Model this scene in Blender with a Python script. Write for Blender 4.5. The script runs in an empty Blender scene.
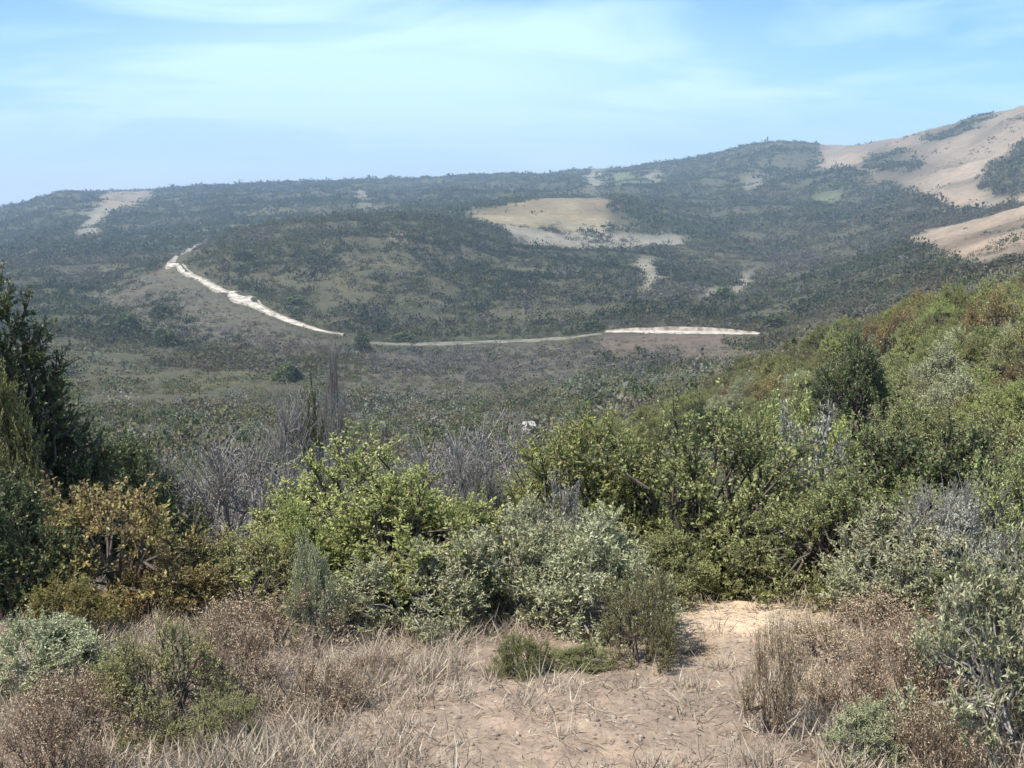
import bpy, math, random
import numpy as np

rng = np.random.default_rng(11)
random.seed(11)
SC = bpy.context.scene
COL = SC.collection

# ------------------------------------------------------------------ camera model
W, H, F = 1024, 768, 983.0
PITCH = math.radians(11.2)
EYE = np.array([0.0, 0.0, 1.7])
CP, SP = math.cos(PITCH), math.sin(PITCH)

def ray(px, py):
    x = (px - W / 2) / F
    u = -(py - H / 2) / F
    return np.array([x, CP + u * SP, -SP + u * CP])

def tan_el(px, py):
    r = ray(px, py)
    return r[2] / math.hypot(r[0], r[1])

def azim(px, py=300):
    r = ray(px, py)
    return math.atan2(r[0], r[1])

def project(P):
    P = np.asarray(P, float) - EYE
    fw = P[..., 1] * CP - P[..., 2] * SP
    up = P[..., 1] * SP + P[..., 2] * CP
    fw = np.where(fw > 0.05, fw, 0.05)
    return W / 2 + F * P[..., 0] / fw, H / 2 - F * up / fw

# ------------------------------------------------------------------ noise
def _hash(ix, iy, seed):
    n = (ix.astype(np.int64) * 374761393 + iy.astype(np.int64) * 668265263 + seed * 144665) & 0x7fffffff
    n = ((n ^ (n >> 13)) * 1274126177) & 0x7fffffff
    return ((n ^ (n >> 16)) & 0xffff) / 65535.0

def vnoise(x, y, seed=0):
    ix, iy = np.floor(x), np.floor(y)
    fx, fy = x - ix, y - iy
    fx = fx * fx * fx * (fx * (fx * 6 - 15) + 10)
    fy = fy * fy * fy * (fy * (fy * 6 - 15) + 10)
    a = _hash(ix, iy, seed); b = _hash(ix + 1, iy, seed)
    c = _hash(ix, iy + 1, seed); d = _hash(ix + 1, iy + 1, seed)
    return (a * (1 - fx) + b * fx) * (1 - fy) + (c * (1 - fx) + d * fx) * fy

def fbm(x, y, seed=0, octv=4):
    s, a, t = 0, 1.0, 0
    for k in range(octv):
        c, sn = math.cos(k * 1.1), math.sin(k * 1.1)
        s = s + a * vnoise((x * c - y * sn) * 2 ** k + 17 * k, (x * sn + y * c) * 2 ** k - 9 * k, seed + k)
        t += a; a *= .5
    return s / t - .5

# ------------------------------------------------------------------ terrain
# one column of the landscape per bearing: (distance, picture height at which the ground there stands)
VAL = [(6, 600), (15, 572), (30, 545), (60, 507), (120, 447)]
COLS = {
    -900: [(6, 610), (20, 560), (60, 480), (200, 380), (600, 300), (1500, 225), (4300, 200)],
    -300: VAL + [(200, 405), (400, 350), (620, 300), (900, 262), (1500, 225), (2200, 205), (3200, 204), (4300, 202)],
    0: VAL + [(200, 405), (400, 345), (620, 292), (900, 262), (1500, 232), (2000, 216), (2500, 226), (3300, 209), (4300, 214)],
    60: VAL + [(200, 404), (400, 342), (620, 288), (900, 254), (1500, 217), (2000, 193), (2400, 203), (3400, 196), (4300, 205)],
    120: VAL + [(200, 403), (400, 341), (620, 283), (900, 252), (1500, 214), (2000, 193), (2400, 194), (3000, 192), (4300, 200)],
    175: VAL + [(200, 402), (400, 341), (540, 285), (620, 263), (700, 262), (760, 266), (900, 246), (1500, 212), (2300, 190), (2700, 194), (3400, 190), (4300, 196)],
    205: VAL + [(200, 402), (400, 341), (520, 290), (640, 250), (740, 245), (840, 250), (1000, 236), (1500, 208), (2300, 186), (2800, 190), (4300, 196)],
    260: VAL + [(200, 402), (330, 355), (460, 309), (600, 258), (720, 231), (790, 227), (930, 234), (1500, 204), (2300, 182), (2800, 188), (4300, 194)],
    345: VAL + [(200, 402), (300, 367), (400, 338), (500, 291), (620, 243), (740, 218), (800, 216), (940, 224), (1500, 198), (2300, 181), (2800, 186), (4300, 192)],
    430: VAL + [(200, 403), (300, 370), (400, 345), (500, 297), (620, 248), (740, 220), (810, 215), (930, 220), (1400, 200), (2300, 178), (2800, 184), (4300, 190)],
    520: VAL + [(200, 405), (300, 372), (390, 342), (500, 299), (640, 258), (750, 246), (880, 218), (1000, 198), (1140, 205), (1600, 190), (2300, 174), (2800, 180), (4300, 190)],
    610: [(6, 599), (15, 566), (30, 535), (60, 482), (100, 430), (150, 403), (250, 376), (372, 332), (420, 318), (500, 296), (620, 266), (760, 250), (860, 240), (990, 197), (1060, 195), (1220, 202), (1900, 175), (2300, 169), (2800, 176), (4300, 190)],
    690: [(6, 598), (7.2, 610), (15, 560), (30, 518), (60, 455), (100, 402), (150, 384), (250, 372), (362, 332), (430, 314), (600, 282), (800, 252), (1000, 228), (1500, 190), (2200, 158), (2500, 160), (4300, 185)],
    760: [(6, 597), (7.2, 612), (15, 558), (30, 500), (60, 427), (100, 372), (130, 368), (200, 380), (352, 336), (450, 316), (600, 288), (800, 258), (1000, 230), (1500, 184), (2100, 138), (2400, 146), (4300, 180)],
    830: [(6, 597), (7.2, 610), (15, 552), (30, 480), (60, 392), (92, 342), (120, 348), (180, 372), (400, 308), (600, 275), (900, 238), (1300, 190), (1900, 155), (2200, 145), (4300, 175)],
    900: [(6, 597), (15, 545), (30, 462), (60, 362), (82, 326), (105, 332), (160, 356), (350, 300), (500, 262), (590, 243), (680, 247), (900, 218), (1200, 187), (1700, 143), (2000, 134), (2500, 140), (4300, 170)],
    960: [(6, 596), (15, 538), (30, 443), (58, 342), (76, 312), (100, 318), (150, 335), (300, 278), (450, 250), (580, 226), (680, 226), (850, 218), (1000, 193), (1500, 134), (1800, 120), (2300, 130), (4300, 165)],
    1024: [(6, 595), (15, 530), (30, 425), (52, 332), (70, 302), (92, 308), (140, 322), (280, 265), (420, 236), (560, 207), (650, 206), (800, 208), (1000, 173), (1400, 109), (1600, 101), (2100, 112), (4300, 160)],
    1300: [(6, 592), (15, 505), (30, 380), (60, 262), (110, 262), (300, 185), (600, 140), (1000, 85), (1500, 45), (4300, 120)],
    1900: [(6, 590), (15, 500), (60, 280), (300, 180), (1000, 100), (4300, 120)],
}
NEARZ = [(0.0, 0.0), (1.0, -.01), (2.0, -.08), (3.5, -.36)]
rows = np.concatenate([np.geomspace(.35, 12, 190, endpoint=False), np.geomspace(12, 1200, 520, endpoint=False), np.geomspace(1200, 4300, 110)])
lrows = np.log(rows)
azs = np.concatenate([np.radians(np.linspace(-180, -36, 60, endpoint=False)), np.radians(np.linspace(-36, 36, 520, endpoint=False)), np.radians(np.linspace(36, 180, 61))])
keys, prof = [], []
for px, kn in COLS.items():
    d = np.array([k[0] for k in kn], float)
    t = np.array([tan_el(px, k[1]) for k in kn])
    fine = np.geomspace(d[0], d[-1], 900)
    te = np.interp(np.log(fine), np.log(d), t)
    zf = EYE[2] + fine * te
    z = np.interp(rows, np.concatenate([[k[0] for k in NEARZ], fine]), np.concatenate([[k[1] for k in NEARZ], zf]))
    keys.append(azim(px)); prof.append(z)
back = np.interp(rows, [0, 3, 10, 4300], [0, .05, .6, 60.])     # the ridge carries on behind the photographer
keys = [-math.pi, math.radians(-95)] + keys + [math.radians(95), math.pi]
prof = [back, back] + prof + [back, back]
prof = np.array(prof)
ZG = np.empty((len(azs), len(rows)))
for j in range(len(rows)):
    ZG[:, j] = np.interp(azs, keys, prof[:, j])
def smooth(a, axis, s):
    k = np.exp(-.5 * (np.arange(-3 * s, 3 * s + 1) / s) ** 2); k /= k.sum()
    pad = [(0, 0), (0, 0)]; pad[axis] = (3 * s, 3 * s)
    return np.apply_along_axis(lambda m: np.convolve(m, k, 'valid'), axis, np.pad(a, pad, mode='edge'))
ZG = smooth(smooth(ZG, 0, 6), 1, 4)
AZ, DD = np.meshgrid(azs, rows, indexing='ij')
XG, YG = DD * np.sin(AZ), DD * np.cos(AZ)
def sst(x, a, b):
    x = np.clip((x - a) / (b - a), 0, 1)
    return x * x * (3 - 2 * x)
ZG += (.10 * fbm(XG * 1.3, YG * 1.3, 3) + .05 * fbm(XG * 7, YG * 7, 5)) * sst(DD, 1, 2.5)
ZG += .9 * fbm(XG * .12, YG * .12, 8) * sst(DD, 8, 30)
ZG += (5.0 * fbm(XG * .018, YG * .018, 21) * sst(DD, 60, 250)) * (1 - .5 * sst(DD, 300, 360) * (1 - sst(DD, 520, 700)))
rid = 1 - 2 * np.abs(fbm(XG * .0052 + .4 * fbm(XG * .004, YG * .004, 44), YG * .0052, 31, 5))
ZG += 34 * (rid - .8) * sst(DD, 650, 1700) * (1 - .6 * sst(DD, 1800, 2300))
ZG += 9 * (1 - 2 * np.abs(fbm(XG * .012 + .5 * fbm(XG * .01, YG * .01, 45), YG * .012, 35, 4)) - .8) * sst(DD, 420, 520) * (1 - sst(DD, 800, 950))
ZG += 14 * fbm(XG * .011, YG * .011, 61) * sst(DD, 900, 1600)

def zat(x, y):
    x, y = np.asarray(x, float), np.asarray(y, float)
    d = np.clip(np.hypot(x, y), rows[0], rows[-1]); a = np.arctan2(x, y)
    fi = np.clip(np.interp(a, azs, np.arange(len(azs))), 0, len(azs) - 1.001)
    fj = np.clip(np.interp(np.log(d), lrows, np.arange(len(rows))), 0, len(rows) - 1.001)
    i, j = fi.astype(int), fj.astype(int); u, v = fi - i, fj - j
    return (ZG[i, j] * (1 - u) + ZG[i + 1, j] * u) * (1 - v) + (ZG[i, j + 1] * (1 - u) + ZG[i + 1, j + 1] * u) * v

def hit(px, py, dmin=1.5):
    r = ray(px, py); a = math.atan2(r[0], r[1]); te = r[2] / math.hypot(r[0], r[1])
    d = np.geomspace(dmin, 4200, 6000)
    g = zat(d * math.sin(a), d * math.cos(a)) - (EYE[2] + d * te)
    k = np.argmax(g > 0) if (g > 0).any() else len(d) - 1
    x, y = d[k] * math.sin(a), d[k] * math.cos(a)
    return np.array([x, y, float(zat(x, y))]), d[k]

# lowest picture height seen so far along each bearing: what of the ground can be seen
PXG, PYG = project(np.stack([XG, YG, ZG], -1))
RUNMIN = np.minimum.accumulate(np.where(DD > 1.5, PYG, 2000), axis=1)
def ground_visible(x, y, h):
    d = np.hypot(x, y); a = np.arctan2(x, y)
    i = np.clip(np.round(np.interp(a, azs, np.arange(len(azs)))).astype(int), 0, len(azs) - 1)
    j = np.clip(np.round(np.interp(np.log(d), lrows, np.arange(len(rows)))).astype(int) - 2, 0, len(rows) - 1)
    px, py = project(np.stack([x, y, zat(x, y) + h], -1))
    return py < RUNMIN[i, j] + 1.0

# ------------------------------------------------------------------ mesh helpers
def mesh_np(name, V, Fq, C=None, smooth_=False):
    V = np.asarray(V, np.float32).reshape(-1, 3)
    Fq = np.asarray(Fq, np.int32)
    k = Fq.shape[1]
    me = bpy.data.meshes.new(name)
    me.vertices.add(len(V)); me.vertices.foreach_set('co', V.ravel())
    me.loops.add(Fq.size); me.loops.foreach_set('vertex_index', Fq.ravel())
    me.polygons.add(len(Fq))
    me.polygons.foreach_set('loop_start', np.arange(len(Fq), dtype=np.int32) * k)
    try:
        me.polygons.foreach_set('loop_total', np.full(len(Fq), k, np.int32))
    except Exception:
        pass
    if smooth_:
        me.polygons.foreach_set('use_smooth', np.ones(len(Fq), bool))
    if C is not None:
        C = np.asarray(C, np.float32)
        if C.shape[1] == 3:
            C = np.concatenate([C, np.ones((len(C), 1), np.float32)], 1)
        at = me.color_attributes.new('Col', 'FLOAT_COLOR', 'POINT')
        at.data.foreach_set('color', C.ravel())
    me.update(calc_edges=True); me.validate()
    return me

def link(name, me, mat, parent=None):
    o = bpy.data.objects.new(name, me)
    COL.objects.link(o)
    if mat and me and not me.materials:
        me.materials.append(mat)
    if parent:
        o.parent = parent
    return o

def tag(o, label=None, cat=None, group=None, kind=None):
    if label: o['label'] = label
    if cat: o['category'] = cat
    if group: o['group'] = group
    if kind: o['kind'] = kind
    return o

def nrm(v):
    return v / np.maximum(np.linalg.norm(v, axis=-1, keepdims=True), 1e-9)

def leaf_geo(P, D, L, Wd, r, bias=1.1):
    """one kite shaped, slightly cupped blade per point"""
    R = r.normal(size=P.shape) + np.array([-.25, -.25, 1.0]) * bias     # blades turn to the light
    S = nrm(np.cross(D, R)); N = np.cross(S, D)
    L = L[:, None]; Wd = Wd[:, None]
    mid = P + D * L * .45 + N * L * .07
    V = np.stack([P, mid + S * Wd * .5, P + D * L, mid - S * Wd * .5], 1)
    Fq = np.arange(len(P) * 4).reshape(-1, 4)
    return V.reshape(-1, 3), Fq

def tube_geo(A, B, ra, rb, sides=4):
    """straight tapered sticks, all at once"""
    n = len(A)
    D = nrm(B - A)
    ref = np.where(np.abs(D[:, 2:3]) > .9, np.array([[1., 0, 0]]), np.array([[0, 0, 1.]]))
    S = nrm(np.cross(D, ref)); T = np.cross(D, S)
    th = np.arange(sides) * 2 * math.pi / sides
    ring = S[:, None] * np.cos(th)[None, :, None] + T[:, None] * np.sin(th)[None, :, None]
    V = np.concatenate([A[:, None] + ring * ra[:, None, None], B[:, None] + ring * rb[:, None, None]], 1)
    b = (np.arange(n) * 2 * sides)[:, None]
    i = np.arange(sides); j = (i + 1) % sides
    Fq = np.stack([b + i, b + j, b + sides + j, b + sides + i], -1).reshape(-1, 4)
    return V.reshape(-1, 3), Fq

class Acc:
    def __init__(s): s.V, s.F, s.C, s.n = [], [], [], 0
    def add(s, V, Fq, C=None):
        s.V.append(V); s.F.append(Fq + s.n); s.n += len(V)
        if C is not None: s.C.append(C)
    def mesh(s, name, sm=False):
        return mesh_np(name, np.concatenate(s.V), np.concatenate(s.F), np.concatenate(s.C) if s.C else None, sm)

# ------------------------------------------------------------------ materials
def newmat(name):
    m = bpy.data.materials.new(name); m.use_nodes = True
    nt = m.node_tree; nt.nodes.clear()
    return m, nt, nt.nodes, nt.links

def leaf_material(name, trans=.25, rough=.55, vary=.25, spec=.25):
    m, nt, N, L = newmat(name)
    out = N.new('ShaderNodeOutputMaterial')
    at = N.new('ShaderNodeAttribute'); at.attribute_name = 'Col'
    oi = N.new('ShaderNodeObjectInfo')
    mr = N.new('ShaderNodeMapRange'); mr.inputs['To Min'].default_value = 1 - vary; mr.inputs['To Max'].default_value = 1 + vary
    mh = N.new('ShaderNodeMapRange'); mh.inputs['To Min'].default_value = .485; mh.inputs['To Max'].default_value = .512
    hs = N.new('ShaderNodeHueSaturation')
    L.new(oi.outputs['Random'], mr.inputs['Value']); L.new(oi.outputs['Random'], mh.inputs['Value'])
    L.new(mr.outputs[0], hs.inputs['Value']); L.new(mh.outputs[0], hs.inputs['Hue']); L.new(at.outputs['Color'], hs.inputs['Color'])
    pb = N.new('ShaderNodeBsdfPrincipled'); pb.inputs['Roughness'].default_value = rough
    pb.inputs['Specular IOR Level'].default_value = spec
    tr = N.new('ShaderNodeBsdfTranslucent'); mx = N.new('ShaderNodeMixShader'); mx.inputs[0].default_value = trans
    L.new(hs.outputs[0], pb.inputs['Base Color']); L.new(hs.outputs[0], tr.inputs['Color'])
    L.new(pb.outputs[0], mx.inputs[1]); L.new(tr.outputs[0], mx.inputs[2]); L.new(mx.outputs[0], out.inputs['Surface'])
    return m

def bark_material(name, a, b, scale=14):
    m, nt, N, L = newmat(name)
    out = N.new('ShaderNodeOutputMaterial'); pb = N.new('ShaderNodeBsdfPrincipled'); pb.inputs['Roughness'].default_value = .9
    tc = N.new('ShaderNodeTexCoord'); nz = N.new('ShaderNodeTexNoise'); nz.inputs['Scale'].default_value = scale; nz.inputs['Detail'].default_value = 6
    cr = N.new('ShaderNodeValToRGB'); cr.color_ramp.elements[0].color = (*a, 1); cr.color_ramp.elements[1].color = (*b, 1)
    cr.color_ramp.elements[0].position = .32; cr.color_ramp.elements[1].position = .7
    bp = N.new('ShaderNodeBump'); bp.inputs['Strength'].default_value = .4
    L.new(tc.outputs['Object'], nz.inputs['Vector']); L.new(nz.outputs['Fac'], cr.inputs[0]); L.new(cr.outputs[0], pb.inputs['Base Color'])
    L.new(nz.outputs['Fac'], bp.inputs['Height']); L.new(bp.outputs[0], pb.inputs['Normal']); L.new(pb.outputs[0], out.inputs['Surface'])
    return m

M_LEAF = leaf_material('leaf', .42)
M_SAGE = leaf_material('sage_leaf', .15, .75, .15, .15)
M_WAXY = leaf_material('waxy_leaf', .2, .42, .2, .4)
M_DRY = leaf_material('dry_stalk', .2, .85, .15, .1)
M_FAR = leaf_material('distant_leaf', .15, .8, 0, .05)
M_BARK = bark_material('bark', (.055, .042, .032), (.15, .12, .095))
M_GREY = bark_material('bleached_wood', (.17, .15, .135), (.42, .385, .35))
M_ROCK = bark_material('pale_rock', (.28, .25, .21), (.52, .48, .42), 3)

# ground --------------------------------------------------------------
def in_poly(px, py, poly):
    n = len(poly); ins = np.zeros(px.shape, bool)
    j = n - 1
    for i in range(n):
        xi, yi = poly[i]; xj, yj = poly[j]
        c = ((yi > py) != (yj > py)) & (px < (xj - xi) * (py - yi) / (yj - yi + 1e-9) + xi)
        ins ^= c; j = i
    return ins

# grassland and bare patches: extent as seen, held to the distance of their own hillside
ZONES = [
    ('grass', [(462, 214), (500, 205), (575, 190), (609, 192), (609, 232), (560, 236), (500, 226)], (850, 1250)),
    ('pale', [(498, 226), (560, 234), (680, 234), (690, 248), (620, 251), (530, 245)], (720, 960)),
    ('pink', [(818, 140), (880, 132), (1024, 90), (1200, 60), (1200, 190), (1024, 205), (950, 208), (915, 190), (850, 168), (820, 172)], (800, 2400)),
    ('pink', [(898, 240), (960, 218), (1024, 203), (1200, 170), (1200, 300), (1024, 272), (960, 262), (940, 250)], (330, 760)),
    ('pink', [(100, 200), (112, 190), (136, 186), (158, 188), (152, 201), (134, 206), (112, 214)], (1300, 2600)),
    ('pale', [(104, 206), (118, 212), (92, 236), (74, 236)], (900, 2400)),
    ('green', [(806, 197), (818, 191), (832, 189), (844, 195), (838, 203), (818, 205)], (900, 1800)),
    ('pale', [(641, 262), (664, 262), (662, 276), (652, 296), (645, 296)], (380, 900)),
    ('pale', [(737, 270), (749, 270), (750, 300), (740, 300)], (380, 900)),
    ('pale', [(716, 292), (736, 290), (734, 300), (716, 302)], (380, 900)),
    ('pale', [(356, 186), (366, 186), (366, 206), (358, 206)], (900, 2600)),
    ('pale', [(585, 172), (600, 168), (602, 186), (588, 190)], (1250, 2600)),
    ('green', [(610, 180), (618, 173), (630, 173), (637, 179), (628, 185), (616, 186)], (1250, 2600)),
    ('pale', [(643, 178), (651, 171), (663, 172), (660, 181), (652, 187)], (1250, 2600)),
    ('pale', [(738, 184), (748, 177), (762, 178), (765, 186), (752, 191)], (1250, 2600)),
    ('pale', [(390, 234), (408, 231), (408, 240), (394, 241)], (500, 800)),
    ('shrub', [(862, 158), (915, 148), (920, 158), (900, 172), (870, 172)], (800, 2400)),
    ('shrub', [(918, 142), (985, 112), (1000, 116), (950, 142)], (800, 2400)),
    ('shrub', [(985, 168), (1024, 140), (1060, 150), (1060, 196), (985, 196)], (800, 2400)),
    ('pinkish', [(600, 336), (745, 336), (735, 352), (610, 356)], (250, 362)),
    ('scrub', [(340, 348), (620, 345), (560, 392), (330, 392)], (180, 400)),
    ('scrub', [(110, 262), (170, 268), (240, 306), (330, 345), (280, 352), (150, 330), (90, 300)], (300, 640)),
]
def zone_of(x, y):
    x, y = np.asarray(x, float), np.asarray(y, float)
    P = np.stack([x, y, zat(x, y)], -1)
    px, py = project(P); d = np.hypot(x, y)
    k = np.maximum(d, 20)
    wob = 983 / k * (34 * fbm(x * .012, y * .012, 71, 5) + 6 * fbm(x * .15, y * .15, 72))
    px = px + np.clip(wob, -22, 22); py = py + np.clip(wob * .35, -6, 6)
    Z = np.zeros(x.shape, int)
    names = ['none', 'grass', 'pale', 'pink', 'green', 'shrub', 'scrub', 'pinkish']
    for nme, poly, (d0, d1) in ZONES:
        m = in_poly(px, py, poly) & (d > d0) & (d < d1) & (y > 0)
        Z[m] = names.index(nme)
    return Z
ZN = zone_of(XG, YG)
zc = np.zeros(XG.shape + (4,), np.float32)
BASE = np.array([.088, .085, .052])
near = np.array([.41, .31, .237])
tint = {1: (.345, .285, .18), 2: (.30, .275, .22), 3: (.35, .275, .205), 4: (.17, .19, .10), 5: BASE, 6: (.128, .116, .086), 7: (.15, .122, .095)}
op = sst(fbm(XG * .013, YG * .013, 200, 5), .06, .20) * sst(DD, 40, 90)
zc[..., :3] = BASE * (1 - op[..., None]) + np.array([.115, .108, .064]) * op[..., None]
for k, c in tint.items():
    zc[ZN == k, :3] = c
hv = np.where(np.isin(ZN, [1, 3]), 1 + .9 * fbm(XG * .02, YG * .02, 210, 6) - .55 * np.clip(1 - np.abs(fbm(XG * .012 + YG * .004, YG * .006, 211, 4)) * 9, 0, 1), 1)
zc[..., :3] *= hv[..., None]
for ax in (0, 1):
    for ch in range(3):
        zc[..., ch] = smooth(zc[..., ch], ax, 2)
nw = (1 - sst(DD + 3 * fbm(XG * .5, YG * .5, 90), 8.5, 11.5))[..., None]
zc[..., :3] = zc[..., :3] * (1 - nw) + near * nw
# the sandy lip of the clearing, bleached by wear
lip = np.exp(-((PXG - 745) / 62) ** 2 - ((PYG - 612) / 20) ** 2) * (DD < 12) * (YG > 0)
lip = np.clip(lip * 1.6 + .8 * fbm(XG * 2.5, YG * 2.5, 93) * (lip > .05), 0, 1)[..., None]
zc[..., :3] = zc[..., :3] * (1 - lip) + np.array([.76, .585, .42]) * lip
zc[..., 3] = nw[..., 0]
na, nr = ZG.shape
ii = np.arange(na - 1)[:, None] * nr + np.arange(nr - 1)[None]
Fq = np.stack([ii, ii + 1, ii + nr + 1, ii + nr], -1).reshape(-1, 4)[:, ::-1]
me = mesh_np('hillside_ground', np.stack([XG, YG, ZG], -1).reshape(-1, 3), Fq[:, ::-1], zc.reshape(-1, 4), True)

def ground_material():
    m, nt, N, L = newmat('dry_ground')
    out = N.new('ShaderNodeOutputMaterial'); pb = N.new('ShaderNodeBsdfPrincipled'); pb.inputs['Roughness'].default_value = .95
    pb.inputs['Specular IOR Level'].default_value = .1
    at = N.new('ShaderNodeAttribute'); at.attribute_name = 'Col'
    tc = N.new('ShaderNodeTexCoord')
    def noise(sc, det=6, r=.6):
        n = N.new('ShaderNodeTexNoise'); n.inputs['Scale'].default_value = sc; n.inputs['Detail'].default_value = det; n.inputs['Roughness'].default_value = r
        L.new(tc.outputs['Object'], n.inputs['Vector']); return n
    n1, n2, n3, n4 = noise(.02, 8), noise(.5, 8, .65), noise(9, 8, .7), noise(60, 4, .7)
    def mul(a, b):
        x = N.new('ShaderNodeMix'); x.data_type = 'RGBA'; x.blend_type = 'MULTIPLY'; x.inputs[0].default_value = 1
        L.new(a, x.inputs[6]); L.new(b, x.inputs[7]); return x.outputs[2]
    def ramp(n, lo, hi, p0=.3, p1=.7):
        c = N.new('ShaderNodeValToRGB'); c.color_ramp.elements[0].color = (*lo, 1); c.color_ramp.elements[1].color = (*hi, 1)
        c.color_ramp.elements[0].position = p0; c.color_ramp.elements[1].position = p1
        L.new(n.outputs['Fac'], c.inputs[0]); return c.outputs[0]
    c = mul(at.outputs['Color'], ramp(n1, (.8, .85, .85), (1.15, 1.08, 1.0)))
    c = mul(c, ramp(n2, (.72, .74, .78), (1.2, 1.16, 1.1)))
    n5 = noise(.13, 5, .7)
    c = mul(c, ramp(n5, (.72, .75, .78), (1.22, 1.2, 1.16)))
    c = mul(c, ramp(n3, (.62, .6, .62), (1.22, 1.2, 1.18)))
    c = mul(c, ramp(n4, (.75, .75, .75), (1.2, 1.2, 1.2)))
    L.new(c, pb.inputs['Base Color'])
    b1 = N.new('ShaderNodeBump'); b1.inputs['Strength'].default_value = .55; b1.inputs['Distance'].default_value = .03
    b2 = N.new('ShaderNodeBump'); b2.inputs['Strength'].default_value = .5; b2.inputs['Distance'].default_value = .008
    L.new(n3.outputs['Fac'], b1.inputs['Height']); L.new(n4.outputs['Fac'], b2.inputs['Height']); L.new(b1.outputs[0], b2.inputs['Normal'])
    L.new(b2.outputs[0], pb.inputs['Normal']); L.new(pb.outputs[0], out.inputs['Surface'])
    return m
tag(link('hillside_terrain', me, ground_material()), kind='structure')

# ------------------------------------------------------------------ dirt road
def road_material(name, a, b, sc=.25):
    m, nt, N, L = newmat(name)
    out = N.new('ShaderNodeOutputMaterial'); pb = N.new('ShaderNodeBsdfPrincipled'); pb.inputs['Roughness'].default_value = .95
    tc = N.new('ShaderNodeTexCoord'); nz = N.new('ShaderNodeTexNoise'); nz.inputs['Scale'].default_value = sc; nz.inputs['Detail'].default_value = 8
    cr = N.new('ShaderNodeValToRGB'); cr.color_ramp.elements[0].color = (*a, 1); cr.color_ramp.elements[1].color = (*b, 1)
    cr.color_ramp.elements[0].position = .35; cr.color_ramp.elements[1].position = .6
    L.new(tc.outputs['Object'], nz.inputs['Vector']); L.new(nz.outputs['Fac'], cr.inputs[0]); L.new(cr.outputs[0], pb.inputs['Base Color'])
    L.new(pb.outputs[0], out.inputs['Surface']); return m
M_ROAD = road_material('pale_road_dirt', (.27, .23, .18), (.50, .45, .37))
M_BANK = road_material('bank_soil', (.13, .10, .075), (.36, .30, .235), .45)
M_TRACK = road_material('faint_track_dirt', (.095, .088, .062), (.20, .18, .14))
ROADPTS = []
def road(pts, width, bank, mat=None, nodes=()):
    P = []
    for a, b in zip(pts[:-1], pts[1:]):
        n = 10
        for k in range(n):
            t = k / n; P.append(hit(a[0] + (b[0] - a[0]) * t, a[1] + (b[1] - a[1]) * t, 150)[0])
    P = np.array(P)
    # even out jumps in distance so that the track runs smoothly along its contour
    for _ in range(24):
        P[1:-1, :2] = (P[:-2, :2] + 2 * P[1:-1, :2] + P[2:, :2]) / 4
    s = np.r_[0, np.cumsum(np.linalg.norm(np.diff(P[:, :2], axis=0), axis=1))]
    q = np.arange(0, s[-1], 3.0)
    x, y = np.interp(q, s, P[:, 0]), np.interp(q, s, P[:, 1])
    z = zat(x, y); k = np.hanning(19)[1:-1]; k /= k.sum()
    z = np.maximum(np.convolve(np.pad(z, 8, mode='edge'), k, 'valid'), z + .05)
    T = nrm(np.stack([np.gradient(x), np.gradient(y)], -1)); Nn = np.stack([-T[:, 1], T[:, 0]], -1)
    away = np.sign(np.sum(Nn * np.stack([x, y], -1), -1)); Nn *= away[:, None]       # towards the hill behind
    wv = width * (1 + .8 * fbm(q * .02, q * 0, 7) + .4 * fbm(q * .15, q * 0, 13)); bv = bank * np.clip(1 + 2.2 * fbm(q * .02, q * 0 + 3, 9) + .6 * fbm(q * .12, q * 0 + 5, 12), .1, 2)
    ends = np.clip(np.minimum(q, q[-1] - q) / 22, 0, 1) ** .7; wv = wv * (.25 + .75 * ends); bv = bv * (.1 + .9 * ends)
    for nd in nodes:
        c = hit(*nd, 150)[0]; wv = wv + 7 * np.exp(-((x - c[0]) ** 2 + (y - c[1]) ** 2) / 12 ** 2)
    off = [(-wv * .5 - 1.3, 'foot'), (-wv * .5, .10), (wv * .5, .18), (wv * .5 + bv * .7, None)]
    V = []
    for o, h in off:
        xx, yy = x + Nn[:, 0] * o, y + Nn[:, 1] * o
        zz = (z + .2 + bv) if h is None else np.minimum(zat(xx, yy), z) - .5 if h == 'foot' else z + h
        V.append(np.stack([xx, yy, zz], -1))
    xx, yy = x + Nn[:, 0] * (wv * .5 + bv * .55 + 3), y + Nn[:, 1] * (wv * .5 + bv * .55 + 3)
    V.append(np.stack([xx, yy, np.minimum(z + .3 + bv, zat(xx, yy) - .6)], -1))
    V = np.stack(V, 1)
    n, m = V.shape[:2]
    i = np.arange(n - 1)[:, None] * m + np.arange(m - 1)[None]
    Fq = np.stack([i, i + m, i + m + 1, i + 1], -1).reshape(-1, 4)
    rme = mesh_np('dirt_road', V.reshape(-1, 3), Fq)
    o = link('dirt_road', rme, mat or M_ROAD)
    rme.materials.append(M_BANK)
    rme.polygons.foreach_set('material_index', np.where(np.isin(np.arange(len(Fq)) % (m - 1), [0, 2, 3]), 1 if mat is None else 0, 0).astype(np.int32))
    tag(o, kind='structure')
    ROADPTS.append(np.stack([x, y], -1))
road([(200, 244), (184, 254), (172, 262), (181, 270), (206, 284), (232, 294), (246, 300), (282, 320), (318, 331), (352, 337)], 3.4, .4, nodes=[(178, 265), (243, 299)])
road([(352, 341), (384, 345), (430, 345), (480, 343), (530, 341), (575, 338), (608, 333)], 2.2, .25, M_TRACK)
road([(606, 332), (650, 332), (700, 333), (770, 334)], 5.2, .85)
RP = np.concatenate(ROADPTS)
# ------------------------------------------------------------------ plants
def palette(r, n, cols, t):
    cols = np.array(cols); t = np.clip(t, 0, .9999) * (len(cols) - 1)
    i = t.astype(int); f = (t - i)[:, None]
    c = cols[i] * (1 - f) + cols[i + 1] * f
    return c * r.uniform(.8, 1.2, (n, 1))

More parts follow.
